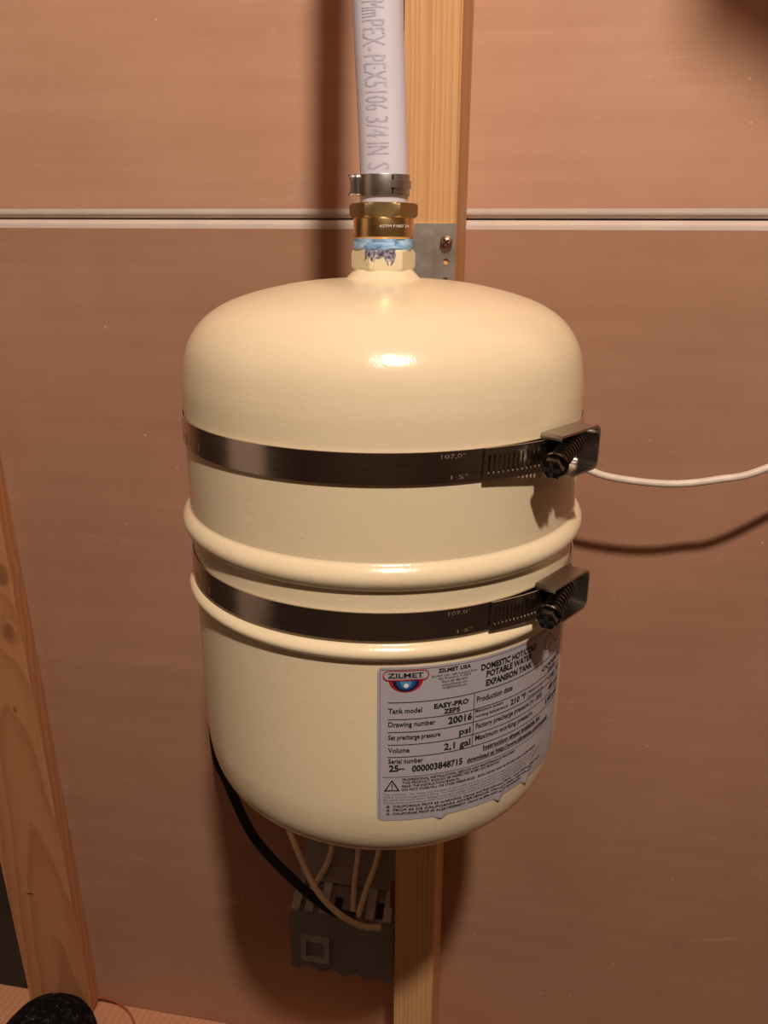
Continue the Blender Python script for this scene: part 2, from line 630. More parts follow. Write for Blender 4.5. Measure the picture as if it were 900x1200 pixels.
# centre stud: straight grained, right front arris waned
sv = [(-0.0222, D0), (0.0150, D0), (0.0166, D0 + 0.0016), (0.0166, D1 - 0.0004), (-0.0222, D1 - 0.0004)]
n = len(sv)
mb = MB()
mb.add([(x, y, 0.0) for x, y in sv] + [(x, y, Z_CEIL - Z_PLATE) for x, y in sv],
       [(k, (k + 1) % n, n + (k + 1) % n, n + k) for k in range(n)] + [tuple(range(n)), tuple(range(n, 2 * n))])
st = mb.build('wooden_stud', M['stud'], None, smooth=False, loc=(0, 0, Z_PLATE), rz=-PH)
tag(st, 'orange pine wall stud standing upright behind the cream tank', 'stud')

# flat board at the left, leaning a little
bd = MB().box((-0.0425, -0.020, 0.0), (0.0425, 0.0, 1.55)).build('wooden_board', M['board'], None, smooth=False, bevel=0.0012)
bd.matrix_world = Matrix.Rotation(-PH, 4, 'Z') @ Matrix.Translation((-0.4605, D1 - 0.0006, Z_PLATE + 0.0015)) @ Matrix.Rotation(R_(-1.6), 4, 'Y')
tag(bd, 'flat knotty pine board leaning upright at the left edge', 'board')
ck = MB()
vs_, fs_ = shape2d([[(-0.008, -0.0004), (-0.002, 0.0006), (0.004, 0.0010), (0.008, 0.0022), (0.004, 0.0026), (-0.002, 0.0020)]])
ck.add([(p.x * 0.8 - 0.0116, -0.0202, p.y + 0.181) for p in vs_], fs_)
ck.build('split_crack', M['dark'], bd, smooth=False)

# ------------------------------------------------------------------ expansion tank
Z_BASE = -0.228
tank = empty('expansion_tank', (0, 0, Z_BASE))
tag(tank, 'cream enamelled water expansion tank with domed ends, hanging by two steel straps', 'tank')
TOP = [(0.0, 0.0622), (0.014, 0.0620), (0.0254, 0.0614), (0.0396, 0.0601), (0.0533, 0.0577), (0.067, 0.0543), (0.0786, 0.0500),
       (0.0878, 0.0441), (0.0942, 0.0368), (0.0982, 0.0278), (0.1003, 0.0150), (0.1008, 0.0030)]
RB = 0.1008
prof_t = [Vector((r, 0, z)) for r, z in TOP]
smooth_top = [(max(0.0, p.x), p.z) for p in catmull(prof_t, 5)]


def bump_prof(z0, z1, peak, n_=14):
    out = []
    for k in range(n_ + 1):
        t_ = k / n_
        out.append((RB + (peak - RB) * sin(pi * t_) ** 0.8, z0 + (z1 - z0) * t_))
    return out


def zl(prof):
    return [(r, z - Z_BASE) for r, z in prof]


up_prof = smooth_top + [(RB, -0.02), (RB, -0.040), (RB, -0.0478)] + bump_prof(-0.0482, -0.0615, 0.1051) + [(RB - 0.002, -0.0617)]
MB().lathe(zl(up_prof), 160).build('upper_shell', M['tank'], tank, angle=60)
bot = [(r, -0.165 - z) for r, z in reversed(smooth_top)]
low_prof = [(RB - 0.002, -0.0612), (RB, -0.0614), (RB, -0.075), (RB, -0.0855)] + bump_prof(-0.0862, -0.0950, 0.1043) + [(RB, -0.0956), (RB, -0.12), (RB, -0.15)] + bot
MB().lathe(zl(low_prof), 160).build('lower_shell', M['tank'], tank, angle=60)


def rprof(z):
    tab = [(zz, r) for r, zz in reversed(low_prof) if zz < -0.0956]
    return interp(tab, z)


# filler collar: lumpy painted weld
def lump(p, a):
    k = 1 + 0.05 * noise.noise(Vector((sin(a) * 2.2, cos(a) * 2.2, p.z * 120)))
    return Vector((p.x * k, p.y * k, p.z))


MB().lathe(zl([(0.0205, 0.0600), (0.0192, 0.0612), (0.0172, 0.0632), (0.0150, 0.0652), (0.0138, 0.0662), (0.0100, 0.0664)]), 48, fn=lump).build('weld_collar', M['tank'], tank)


def hexprism(r, z0, z1, ch, rot=0.0):
    """six sided nut with rounded chamfers: corners cut back towards both ends"""
    mb_ = MB()
    nseg = 10
    rows = [(z0, ch), (z0 + (z1 - z0) * 0.12, ch * 0.4), (z0 + (z1 - z0) * 0.25, 0), (z1 - (z1 - z0) * 0.18, 0), (z1 - (z1 - z0) * 0.07, ch * 0.35), (z1, ch)]
    vs_ = []
    ring = 6 * nseg
    for z, c in rows:
        for k in range(ring):
            a = 2 * pi * k / ring
            seg = (a % (pi / 3)) - pi / 6
            rr = min(r * cos(pi / 6) / cos(seg), r - c)
            aa = a + rot + pi / 6
            vs_.append((rr * sin(aa), -rr * cos(aa), z))
    fs_ = []
    for j in range(len(rows) - 1):
        for k in range(ring):
            k2 = (k + 1) % ring
            fs_.append((j * ring + k, j * ring + k2, (j + 1) * ring + k2, (j + 1) * ring + k))
    fs_.append(tuple(reversed(range(ring))))
    fs_.append(tuple((len(rows) - 1) * ring + k for k in range(ring)))
    return mb_.add(vs_, fs_)


hx = hexprism(0.0157, 0.0, 0.0105, 0.0016, R_(5)).build('hex_nozzle', M['chip'], tank, angle=28, loc=(0, 0, 0.0650 - Z_BASE))
hx['label'] = 'cream hex nozzle with chipped paint on its front'

# ---- data label, wrapped on the lower shell
A0 = R_(-1.1)
SL = 0.119


def wrinkle(s):
    return sum(amp * math.exp(-((s - c_) / 0.0022) ** 2) for c_, amp in ((0.031, 0.0014), (0.0643, 0.0022), (0.0855, 0.0022)))


def lab(s, z, off):
    """label coordinates (metres from the left edge, height) -> point on the tank"""
    zz = z - 0.012 * s
    r = rprof(zz) + off + 0.5 * wrinkle(s) * max(0.0, min(1.0, (-0.1640 - z) / 0.016))
    a = A0 + s / 0.1012
    return Vector((r * sin(a), -r * cos(a), zz - Z_BASE))


def lab_patch(s0, s1, z0, z1, off, ns=2, nz=1):
    vs_, fs_ = [], []
    for i in range(ns + 1):
        for j in range(nz + 1):
            vs_.append(lab(s0 + (s1 - s0) * i / ns, z0 + (z1 - z0) * j / nz, off))
    for i in range(ns):
        for j in range(nz):
            a = i * (nz + 1) + j
            fs_.append((a, a + nz + 1, a + nz + 2, a + 1))
    return vs_, fs_


NS, NZ = 110, 34
LZ0, LZ1 = -0.1802, -0.0975
vs_, fs_ = [], []
for i in range(NS + 1):
    s = SL * i / NS
    for j in range(NZ + 1):
        v = j / NZ
        # rounded corners, wrinkled lower rim
        cs = min(s, SL - s)
        rc = 0.0022
        cut = rc - math.sqrt(max(0, rc * rc - (rc - cs) ** 2)) if cs < rc else 0
        dz = wrinkle(s)
        z = LZ0 + cut - dz * 0.8 + (LZ1 - LZ0 - 2 * cut + dz * 0.8) * v
        off = 0.00025
        vs_.append(lab(s, z, off))
for i in range(NS):
    for j in range(NZ):
        a = i * (NZ + 1) + j
        fs_.append((a, a + NZ + 1, a + NZ + 2, a + 1))
lbm = MB().add(vs_, fs_)
label = lbm.build('data_label', M['label'], tank)
label['label'] = 'grey printed data label on the lower right front'
OFF = 0.0005


def put_text(mb_, txt, s0, z0, h, s1=None, bold=0.0, right=False, center=False):
    wd = None if s1 is None else (s1 - s0) / 1000.0
    v_, f_ = text2d(txt, h / 1000.0, wd, bold)
    # subdivide nothing: letters are small enough to follow the curve
    zb = z0 / 1000.0 + 0.012 * s0 / 1000.0
    mb_.add([lab(s0 / 1000.0 + p.x, zb + p.y, OFF) for p in v_], f_)


B = 0.035
b2 = 0.018
tx = MB()
for a in [
    ('ZILMET USA', 27.5, -101.7, 1.8, 43.5, B),
    ('DOMESTIC HOT/COLD', 49.0, -105.0, 3.0, 85.6, B),
    ('POTABLE WATER', 52.1, -109.1, 3.0, 82.2, B),
    ('EXPANSION TANK', 52.0, -113.8, 3.0, 82.7, B),
    ('Tank model', 5.0, -120.9, 2.5, 20.4, b2),
    ('EASY-PRO', 26.0, -120.1, 2.4, 43.0, B),
    ('ZEP5', 30.7, -123.5, 2.3, 38.8, B),
    ('Drawing number', 5.1, -128.0, 2.5, 26.8, b2),
    ('20016', 33.0, -129.4, 3.4, 45.2, 0.032),
    ('Set precharge pressure', 5.1, -134.8, 2.4, 29.4, b2),
    ('psi', 38.8, -136.5, 3.3, 44.8, 0.022),
    ('Volume', 5.1, -141.8, 2.5, 14.9, b2),
    ('2,1 gal', 31.3, -143.2, 3.4, 44.9, 0.022),
    ('Serial number', 5.2, -147.7, 2.4, 21.4, b2),
    ('25\u2013', 5.5, -152.0, 3.3, 12.8, 0.032),
    ('000003848715', 16.2, -152.7, 3.3, 41.2, 0.032),
    ('Instruction sheet available for', 52.3, -148.6, 2.3, 94.7, 0.03),
    ('download at http://www.zilmetusa.com/manuals', 43.6, -152.9, 2.3, 103.8, 0.03),
    ('Production date', 47.4, -121.2, 2.9, 68.8, b2),
    ('COPERTI', 92.7, -121.7, 2.2, 116.0, 0.03),
    ('2025', 99.6, -125.0, 2.2, 109.1, 0.03),
    ('Maximum system', 46.9, -126.6, 1.5, 63.1, 0.01),
    ('working temperature', 46.9, -129.4, 1.6, 66.2, 0.01),
    ('210 \u00b0F', 68.0, -129.6, 2.9, 79.3, 0.032),
    ('Maximum system working', 82.0, -128.5, 1.4, 101.3, 0.01),
    ('pressure at', 82.2, -131.2, 1.4, 94.9, 0.01),
    ('140 \u00b0F', 102.7, -130.6, 2.7, 116.5, 0.032),
    ('Factory precharge pressure (+/- 20%)', 47.5, -135.4, 2.6, 94.7, b2),
    ('40 psi', 102.4, -137.0, 2.9, 116.5, 0.032),
    ('Maximum working pressure', 47.5, -142.0, 2.7, 85.9, b2),
    ('150 psi', 100.0, -143.6, 2.9, 116.5, 0.032),
]:
    put_text(tx, a[0], a[1], a[2], a[3], a[4], a[5])
tx.build('label_print', M['black'], label, smooth=False)

fine = MB()
for a in [
    ('ZILMET USA - 400 Industrial Road', 24.5, -103.9, 1.0, 46.6, 0.0),
    ('East Greenwich, RI 02818', 27.8, -105.4, 1.0, 43.6, 0.0),
    ('Phone 401 886 4044', 29.3, -107.2, 1.1, 41.9, 0.0),
    ('www.zilmetusa.com', 29.5, -108.8, 1.1, 41.8, 0.0),
    ('info@zilmetusa.com', 29.6, -110.3, 1.1, 41.7, 0.0),
    ('PROFESSIONAL INSTALLATION, SERVICE AND MAINTENANCE REQUIRED', 11.8, -157.4, 1.2, 73.7, 0.02),
    ('THIS PRODUCT SHOULD BE INSPECTED EVERY SIX MONTHS', 11.8, -159.2, 1.2, 62.7, 0.02),
    ('READ THE INSTRUCTION MANUAL', 11.8, -161.1, 1.2, 40.1, 0.02),
    ('DO NOT OVER-FILL OR OVER PRESSURIZE - EXPLOSION AND RUPTURE CAN CAUSE INJURY', 11.6, -163.0, 1.2, 92.0, 0.02),
    ('CALIFORNIA PROP 65 WARNING: Cancer and Reproductive Harm - www.P65Warnings.ca.gov', 7.6, -172.4, 1.3, 98.0, 0.02),
    ('PROP 65 DE CALIFORNIA ADVERTENCIA: C\u00e1ncer y da\u00f1o reproductivo', 7.6, -174.5, 1.3, 90.0, 0.02),
    ('CALIFORNIE PROP 65 AVERTISSEMENT: Cancer et effet nocif sur la reproduction', 7.5, -176.6, 1.3, 80.0, 0.02),
]:
    put_text(fine, *a)
fine.build('small_print', M['black'], label, smooth=False)['kind'] = 'stuff'
grey = MB()
for k, a in enumerate([
    ('The warranty, use, safety and disposal of this vessel are subject to the instruction sheet supplied with it and to local code', 100.0),
    ('Check the precharge before fitting. The vessel must be isolated, drained and vented before any service work is carried out', 97.0),
    ('Do not fit this vessel where leakage could cause damage without a drain pan. Discard the vessel if the diaphragm has failed', 92.0),
    ('Temperature and pressure relief must be fitted to the system as required by the applicable plumbing code', 84.0)]):
    put_text(grey, a[0], 3.0, -165.3 - 1.55 * k, 0.95, a[1], 0.0)
grey.build('grey_small_print', M['grey_ink'], label, smooth=False)['kind'] = 'stuff'

rules = MB()
LW = 0.00016


def hline(s0, s1, z, w_=LW):
    s0, s1, z = s0 / 1000, s1 / 1000, z / 1000
    v_, f_ = lab_patch(s0, s1, z - w_, z + w_, OFF, max(2, int((s1 - s0) / 0.002)))
    rules.add(v_, f_)


def vline(s, z0, z1, w_=LW):
    v_, f_ = lab_patch(s / 1000 - w_, s / 1000 + w_, z0 / 1000, z1 / 1000, OFF, 1, 6)
    rules.add(v_, f_)


for z in (-115.3, -124.1, -130.85, -137.6, -144.2):
    hline(4.8, 116.5, z)
hline(2.5, 117, -155.1, 0.00009)
hline(43.6, 103.8, -153.0, 0.00012)
hline(52.3, 94.7, -148.6, 0.00012)
vline(46.0, -144.2, -115.3)
vline(81.0, -130.85, -124.1, 0.00009)
vline(1.3, -178.5, -99.0, 0.00008)
hline(1.3, 117.5, -98.6, 0.00008)
# warning triangle
for (o_, i_) in ((3.75, 2.65), ):
    cx, cz = 0.0070, -0.1608

    def tri(k):
        return [(cx + k * sin(q), cz + k * 0.98 * cos(q)) for q in (0, 2 * pi / 3, 4 * pi / 3)]
    v_, f_ = shape2d([tri(0.0043), tri(0.0032)])
    rules.add([lab(p.x, p.y, OFF) for p in v_], f_)
v_, f_ = text2d('!', 0.0030, 0.0005, 0.02)
rules.add([lab(cx - 0.00025 + p.x, cz - 0.0011 + p.y, OFF) for p in v_], f_)
for k in range(3):
    c_x, c_z = 0.0052, -0.1718 - 0.0021 * k
    v_, f_ = shape2d([[(c_x + q * sin(t_), c_z + q * cos(t_)) for t_ in (0, 2 * pi / 3, 4 * pi / 3)] for q in (0.0011, 0.0005)])
    rules.add([lab(p.x, p.y, OFF) for p in v_], f_)
# the two round marks at the upper right
for (c_x, c_z, q) in ((0.098, -0.1055, 0.0042), (0.109, -0.1055, 0.0042)):
    v_, f_ = shape2d([[(c_x + q * s_ * cos(2 * pi * k / 28), c_z + q * s_ * sin(2 * pi * k / 28)) for k in range(28)] for s_ in (1, 0.88)])
    rules.add([lab(p.x, p.y, OFF) for p in v_], f_)
rules.build('ruled_lines', M['black'], label, smooth=False)


# logo: red pill with the name over a blue half bowl
def lab_shape(mb_, outlines, off):
    v_, f_ = shape2d(outlines)
    bm = bmesh.new()
    bv = [bm.verts.new(p) for p in v_]
    for f in f_:
        try:
            bm.faces.new([bv[i] for i in f])
        except ValueError:
            pass
    bmesh.ops.subdivide_edges(bm, edges=[e for e in bm.edges if abs(e.verts[0].co.x - e.verts[1].co.x) > 0.004], cuts=2)
    bm.verts.index_update()
    mb_.add([lab(v.co.x, v.co.y, off) for v in bm.verts], [[v.index for v in f.verts] for f in bm.faces])
    bm.free()


LCX, LPZ = 0.0129, -0.1016


def pill(hw, hh, n_=16):
    r = hh
    out = []
    for k in range(n_ + 1):
        a = -pi / 2 + pi * k / n_
        out.append((LCX + hw - r + r * cos(a), LPZ + r * sin(a)))
    for k in range(n_ + 1):
        a = pi / 2 + pi * k / n_
        out.append((LCX - hw + r + r * cos(a), LPZ + r * sin(a)))
    return out


def bowl(hw, h, z0, n_=24):
    return [(LCX - hw * cos(pi * k / n_), z0 - h * sin(pi * k / n_)) for k in range(n_ + 1)]


lg = MB()
lab_shape(lg, [bowl(0.0078, 0.0064, -0.1038)], 0.00042)
lab_shape(lg, [pill(0.0104, 0.0026), pill(0.0099, 0.0021)], 0.00062)
logo_o = lg.build('logo_outline', M['red'], label, smooth=False)
lg = MB()
lab_shape(lg, [pill(0.0099, 0.0021)], 0.00052)
lg.build('logo_field', M['label'], label, smooth=False)
for nm, hw, h, mt, of in (('logo_bowl', 0.0060, 0.0053, 'navy', 0.00050), ('logo_bowl', 0.0044, 0.0044, 'blue', 0.00058), ('logo_bowl', 0.0026, 0.0036, 'sky', 0.00066)):
    lg = MB()
    lab_shape(lg, [bowl(hw, h, -0.1044)], of)
    lg.build(nm, M[mt], label, smooth=False)
lg = MB()
lab_shape(lg, [[(LCX + 0.0011 * cos(2 * pi * k / 16), -0.1066 + 0.0011 * sin(2 * pi * k / 16)) for k in range(16)]], 0.00074)
lg.build('logo_spot', M['white_ink'], label, smooth=False)
lg = MB()
v_, f_ = text2d('ZILMET', 0.0021, 0.0160, 0.02)
lg.add([lab(0.0047 + p.x, -0.1025 + p.y, 0.00064) for p in v_], f_)
lab_shape(lg, [[(0.0046, -0.1030), (0.0210, -0.1030), (0.0210, -0.10285), (0.0046, -0.10285)]], 0.00064)
lg.build('logo_lettering', M['black'], label, smooth=False)


# ------------------------------------------------------------------ strap clamps
def make_clamp(z_top, h, az_c, az_tail, label_txt, gap, zmark):
    root = empty('band_clamp', (0, 0, z_top))
    tag(root, label_txt, 'clamp', 'steel band clamps round the tank')
    r0, r1 = 0.10125, 0.10205
    MB().lathe([(r0, 0), (r1, 0), (r1, -h), (r0, -h)], 200, closed=True).build('band', M['band'], root)
    # perforated tail lying over the band
    tl = MB()
    a_end = az_c - 5.0
    n_slot = 13
    z_rows = [0.0002, -0.0028, -0.0108, -h - 0.0002]

    def rt_(a):
        f = (a - az_tail) / (az_c - az_tail)
        return r1 + 0.0007 + gap * max(0, f) ** 1.2

    cols = []
    step = (a_end - az_tail - 0.9) / n_slot
    a = az_tail
    cols.append((a, a + 0.9, False))
    a += 0.9
    for k in range(n_slot):
        cols.append((a, a + step * 0.42, True))
        cols.append((a + step * 0.42, a + step, False))
        a += step
    cols.append((a, az_c + 4, False))
    th = 0.0007

    def cell(a0, a1, z0, z1):
        q = []
        slant = 0.35
        for rr in (0, th):
            for (aa, zz) in ((a0, z0), (a1, z0), (a1, z1), (a0, z1)):
                a_ = R_(aa + slant * (zz / h))
                r_ = rt_(aa) + rr
                q.append((r_ * sin(a_), -r_ * cos(a_), zz))
        tl.add(q, [(3, 2, 1, 0), (4, 5, 6, 7), (0, 1, 5, 4), (1, 2, 6, 5), (2, 3, 7, 6), (3, 0, 4, 7)])

    for (a0, a1, slot) in cols:
        if slot:
            cell(a0, a1, z_rows[0], z_rows[1])
            cell(a0, a1, z_rows[2], z_rows[3])
        else:
            cell(a0, a1, z_rows[0], z_rows[3])
    tl.build('slotted_tail', M['band'], root, smooth=False)
    # burr at the foot of every slot, its glint put into the colour
    br = MB()
    for (a0, a1, slot) in cols:
        if slot:
            for zz, ln in ((z_rows[2] + 0.0002, 0.0006), ):
                a_ = R_((a0 + a1) / 2 + 0.35 * zz / h)
                rr = rt_(a0) + th
                c_ = Vector((rr * sin(a_), -rr * cos(a_), zz))
                br.box((-0.00022, -0.0003, -0.0002), (0.00022, 0.0003, ln * 0.8), lambda p: c_ + Vector(p))
    br.build('slot_burrs', M['stamp'], root, smooth=False)['kind'] = 'stuff'

    # stamped marks
    mk = MB()

    def on_band(a_deg, zz, off=0.0001):
        a_ = R_(a_deg)
        return Vector(((r1 + off) * sin(a_), -(r1 + off) * cos(a_), zz))

    k_ = 180 / (pi * r1)
    for txt, a0, zz, hh, wd in (('107,0\u00b0', zmark, -0.0030, 0.0017, 0.0105), ('1\u00b7S\u00b0', zmark + 2.5, -0.0120, 0.0017, 0.0075)):
        v_, f_ = text2d(txt, hh, wd, -0.012)
        mk.add([on_band(a0 + p.x * k_, zz + p.y) for p in v_], f_)
    for k in range(9):     # knurl strokes at the left flank
        a0 = -80 + k * 3.1
        v_ = [on_band(a0, -0.0112), on_band(a0 + 0.35, -0.0112), on_band(a0 + 1.0, -0.0078), on_band(a0 + 0.65, -0.0078)]
        mk.add(v_, [(0, 1, 2, 3)])
    v_, f_ = text2d('@', 0.0044, 0.0050, 0.0)
    mk.add([on_band(-66.5 + p.x * k_, -0.0108 + p.y) for p in v_], f_)
    mk.build('stamped_marks', M['stamp'], root, smooth=False)['kind'] = 'stuff'

    # worm housing: an open tray of bent sheet, its screw swung in it
    e = Vector((sin(R_(az_c)), -cos(R_(az_c)), 0))
    t = Vector((cos(R_(az_c)), sin(R_(az_c)), 0))

    def loc(s, n_, z):
        return e * (r1 + n_) + t * s + Vector((0, 0, z))

    zt, zb = 0.0034, -h - 0.0034
    S0, S1 = -0.0125, 0.0205
    path = [(S0, zt - 0.0012), (S0 + 0.0008, zt)]
    rc = 0.0040
    for k in range(7):
        a = pi / 2 * (1 - k / 6)
        path.append((S1 - rc + rc * cos(a), zt - rc + rc * sin(a)))
    for k in range(7):
        a = -pi / 2 * k / 6
        path.append((S1 - rc + rc * cos(a), zb + rc + rc * sin(a)))
    path += [(S0 + 0.010, zb)]
    hs = MB()
    vs_ = []
    n0, n1, th = 0.0012, 0.0118, 0.0010
    sc_, zc_ = (S0 + S1) / 2, (zt + zb) / 2
    for (s, z) in path:
        ds, dz = sc_ - s, zc_ - z
        inn_s = s - th * (1 if s > S1 - rc else 0)
        inn_z = z - th * (1 if z > zc_ else -1)
        for (ss, zz, nn) in ((s, z, n0), (s, z, n1), (inn_s, inn_z, n1), (inn_s, inn_z, n0)):
            vs_.append(loc(ss, nn, zz))
    m_ = len(path)
    fs_ = []
    for i in range(m_ - 1):
        for j in range(4):
            j2 = (j + 1) % 4
            fs_.append((i * 4 + j, i * 4 + j2, (i + 1) * 4 + j2, (i + 1) * 4 + j))
    fs_ += [(0, 1, 2, 3), tuple((m_ - 1) * 4 + q for q in (3, 2, 1, 0))]
    hs.add(vs_, fs_)
    # tray floor
    fl = [(S0 + 0.002, zt - 0.0004), (S1 - 0.0006, zt - 0.0004), (S1 - 0.0006, zb + 0.0004), (S0 + 0.002, zb + 0.0004)]
    vs_ = [loc(s, 0.0012, z) for s, z in fl] + [loc(s, 0.0024, z) for s, z in fl]
    hs.add(vs_, [(0, 1, 2, 3), (4, 7, 6, 5), (0, 1, 5, 4), (1, 2, 6, 5), (2, 3, 7, 6), (3, 0, 4, 7)])
    hs.build('worm_housing', M['housing'], root, angle=30)
    # worm screw
    p_head = loc(S0 - 0.0085, 0.0128, -h / 2 - 0.0026)
    p_tail = loc(0.0062, 0.0062, -h / 2 + 0.0034)
    ax = (p_tail - p_head).normalized()
    x_ = ax.cross(Vector((0, 0, 1))).normalized()
    y_ = ax.cross(x_)

    def along(prof, nseg=24, hexa=False):
        vs_, fs_ = [], []
        for (l, r) in prof:
            for k in range(nseg):
                a = 2 * pi * k / nseg
                rr = r
                if hexa:
                    rr = r * cos(pi / 6) / cos((a % (pi / 3)) - pi / 6)
                vs_.append(p_head + ax * l + x_ * rr * cos(a) + y_ * rr * sin(a))
        for i in range(len(prof) - 1):
            for k in range(nseg):
                k2 = (k + 1) % nseg
                fs_.append((i * nseg + k, i * nseg + k2, (i + 1) * nseg + k2, (i + 1) * nseg + k))
        fs_.append(tuple(range(nseg)))
        fs_.append(tuple((len(prof) - 1) * nseg + k for k in reversed(range(nseg))))
        return vs_, fs_

    L = (p_tail - p_head).length
    prof = [(0.0055, 0.0030)]
    pitch = 0.0027
    l = 0.0070
    while l < L:
        prof += [(l, 0.0030), (l + pitch * 0.3, 0.0047), (l + pitch * 0.55, 0.0047), (l + pitch * 0.9, 0.0030)]
        l += pitch
    sw = MB().add(*along(prof)).build('worm_screw', M['dark_steel'], root, angle=30)
    hd = MB().add(*along([(0.0002, 0.0040), (0.0008, 0.0048), (0.0048, 0.0048)], 36, True))
    hd.add(*along([(0.0048, 0.0054), (0.0056, 0.0058), (0.0064, 0.0054)], 36))
    hd.build('screw_head', M['dark_steel'], sw, angle=28)
    sl_ = MB()
    c_ = p_head
    for (aa, bb) in ((0.0038, 0.0008), (0.0008, 0.0030)):
        vs_ = []
        for l in (-0.0001, 0.0006):
            for (p, q) in ((-aa, -bb), (aa, -bb), (aa, bb), (-aa, bb)):
                vs_.append(c_ + ax * l + x_ * p + y_ * q)
        sl_.add(vs_, [(0, 1, 2, 3), (4, 7, 6, 5), (0, 1, 5, 4), (1, 2, 6, 5), (2, 3, 7, 6), (3, 0, 4, 7)])
    sl_.build('drive_slot_shade', M['dark'], sw, smooth=False)  # dark bars on the head, painted shade of the screw slot
    return root


make_clamp(0.0, 0.0134, 47.0, 24.2, 'upper shiny steel band clamp across the plain part of the cream tank', 0.0034, 13.5)
make_clamp(-0.0708, 0.0134, 49.0, 28.2, 'lower shiny steel band clamp between the two raised ridges of the tank', 0.0040, 16.5)

# ------------------------------------------------------------------ mounting bracket and screw
DB = D0 - 0.0016
br = empty('mounting_bracket', (0, 0, -0.19), -PH)
tag(br, 'grey galvanised mounting bracket screwed flat to the stud behind the tank', 'bracket')
hp = lambda u, z, r: [(u + r * cos(2 * pi * k / 20), z + r * sin(2 * pi * k / 20)) for k in range(20)]
out = [(-0.0215, -0.19), (0.0166, -0.19), (0.0166, 0.0888), (0.0158, 0.0896), (-0.0215, 0.0896)]
HOLES = [(0.0101, 0.0636), (0.0100, 0.0505), (0.0100, 0.030), (0.0100, -0.15)]
v_, f_ = shape2d([out] + [hp(u, z, 0.0021) for u, z in HOLES], 0.0008)
MB().add([(p.x, DB + 0.0008 - p.z, p.y + 0.19) for p in v_], f_).build('back_plate', M['zinc'], br, smooth=False)
for s in (-1, 1):
    u0 = 0.0165 * s - 0.002
    MB().box((u0 - 0.0008, 0.1042, 0.07), (u0 + 0.0008, DB, 0.205)).build('side_flange', M['zinc'], br, smooth=False)

ws = empty('wood_screw', W(0.0103, DB - 0.0026, 0.0768), -PH)
tag(ws, 'copper coloured cross-head screw in the upper corner of the bracket', 'screw')
ys = MB().lathe([(0.0, 0.0024), (0.0022, 0.0023), (0.0036, 0.0017), (0.0044, 0.0006), (0.0045, 0.0), (0.0040, -0.0004), (0.0024, -0.0026), (0.0020, -0.030), (0.0, -0.034)], 32,
                fn=lambda p, a: Vector((p.x, -p.z, p.y)))
hd = ys.build('screw_body', M['screw'], ws)
cr = MB()
q, ww = 0.0028, 0.00065
v_, f_ = shape2d([[(-q, -ww), (-ww, -ww), (-ww, -q), (ww, -q), (ww, -ww), (q, -ww), (q, ww), (ww, ww), (ww, q), (-ww, q), (-ww, ww), (-q, ww)]], 0.0003)
rot = R_(40)
cr.add([(p.x * cos(rot) - p.y * sin(rot), -0.0022 + p.z, p.x * sin(rot) + p.y * cos(rot)) for p in v_], f_)
cr.build('cross_recess_shade', M['dark'], ws, smooth=False)  # dark cross laid on the head for the shade in its recess

# ------------------------------------------------------------------ brass adapter
bf = empty('brass_adapter', (0, 0, 0.0752))
tag(bf, 'brass threaded adapter with hex collar screwed onto the tank nozzle', 'pipe fitting')
z0 = 0.0752
MB().lathe([(0.0, 0.0052), (0.0140, 0.0052), (0.0145, 0.0058), (0.0146, 0.0066), (0.0146, 0.0140), (0.0143, 0.0150), (0.0100, 0.0150)], 72).build('body', M['brass'], bf)
hexprism(0.0165, 0.0147, 0.0213, 0.0012, R_(-2)).build('hex_collar', M['brass_hex'], bf, angle=28)


def wob(p, a):
    k = 1 + 0.045 * noise.noise(Vector((sin(a) * 3, cos(a) * 3, p.z * 260)))
    return Vector((p.x * k, p.y * k, p.z))


MB().lathe([(0.0100, 0.0), (0.0138, 0.0001), (0.0144, 0.0012), (0.0143, 0.0026), (0.0141, 0.0040), (0.0142, 0.0054), (0.0120, 0.0057)], 72, fn=wob).build('thread_sealant', M['tape'], bf)['label'] = 'smeared blue sealant on the thread'
MB().lathe([(0.0088, 0.0200), (0.0088, 0.0330)], 32).build('barb', M['brass'], bf)
eg = MB()
v_, f_ = text2d('ASTM F1807 3/4', 0.0012, 0.0160, 0.0)
eg.add([(0.01468 * sin(R_(-8) + p.x / 0.0146), -0.01468 * cos(R_(-8) + p.x / 0.0146), 0.0104 + p.y) for p in v_], f_)
eg.build('engraving', M['white_ink'], bf, smooth=False)  # white colour paints the glints of the engraved lettering

# ------------------------------------------------------------------ plastic pipe with its crimp ring
PP = [(0.0001, 0, 0.0968), (0.0001, 0, 0.110), (-0.0012, 0, 0.142), (-0.0029, 0, 0.184), (-0.0050, 0, 0.30), (-0.001, 0, 0.45), (0.006, 0, 0.60), (0.010, 0, 0.85), (0.010, 0, 1.20), (0.010, 0, Z_CEIL - 0.002)]
RP = 0.0114
pipe = empty('plastic_pipe', (0, 0, 0.0968))
tag(pipe, 'milky white plastic water pipe rising from the brass fitting', 'pipe')
pc = catmull(PP, 10)
MB().tube([p - Vector((0, 0, 0.0968)) for p in pc], RP, 36, 1).build('pipe_wall', M['pex'], pipe)
ptab = [(p.z, p.x) for p in pc]


def on_pipe(z, a):
    return Vector((interp(ptab, z) + (RP + 0.00012) * sin(a), -(RP + 0.00012) * cos(a), z - 0.0968))


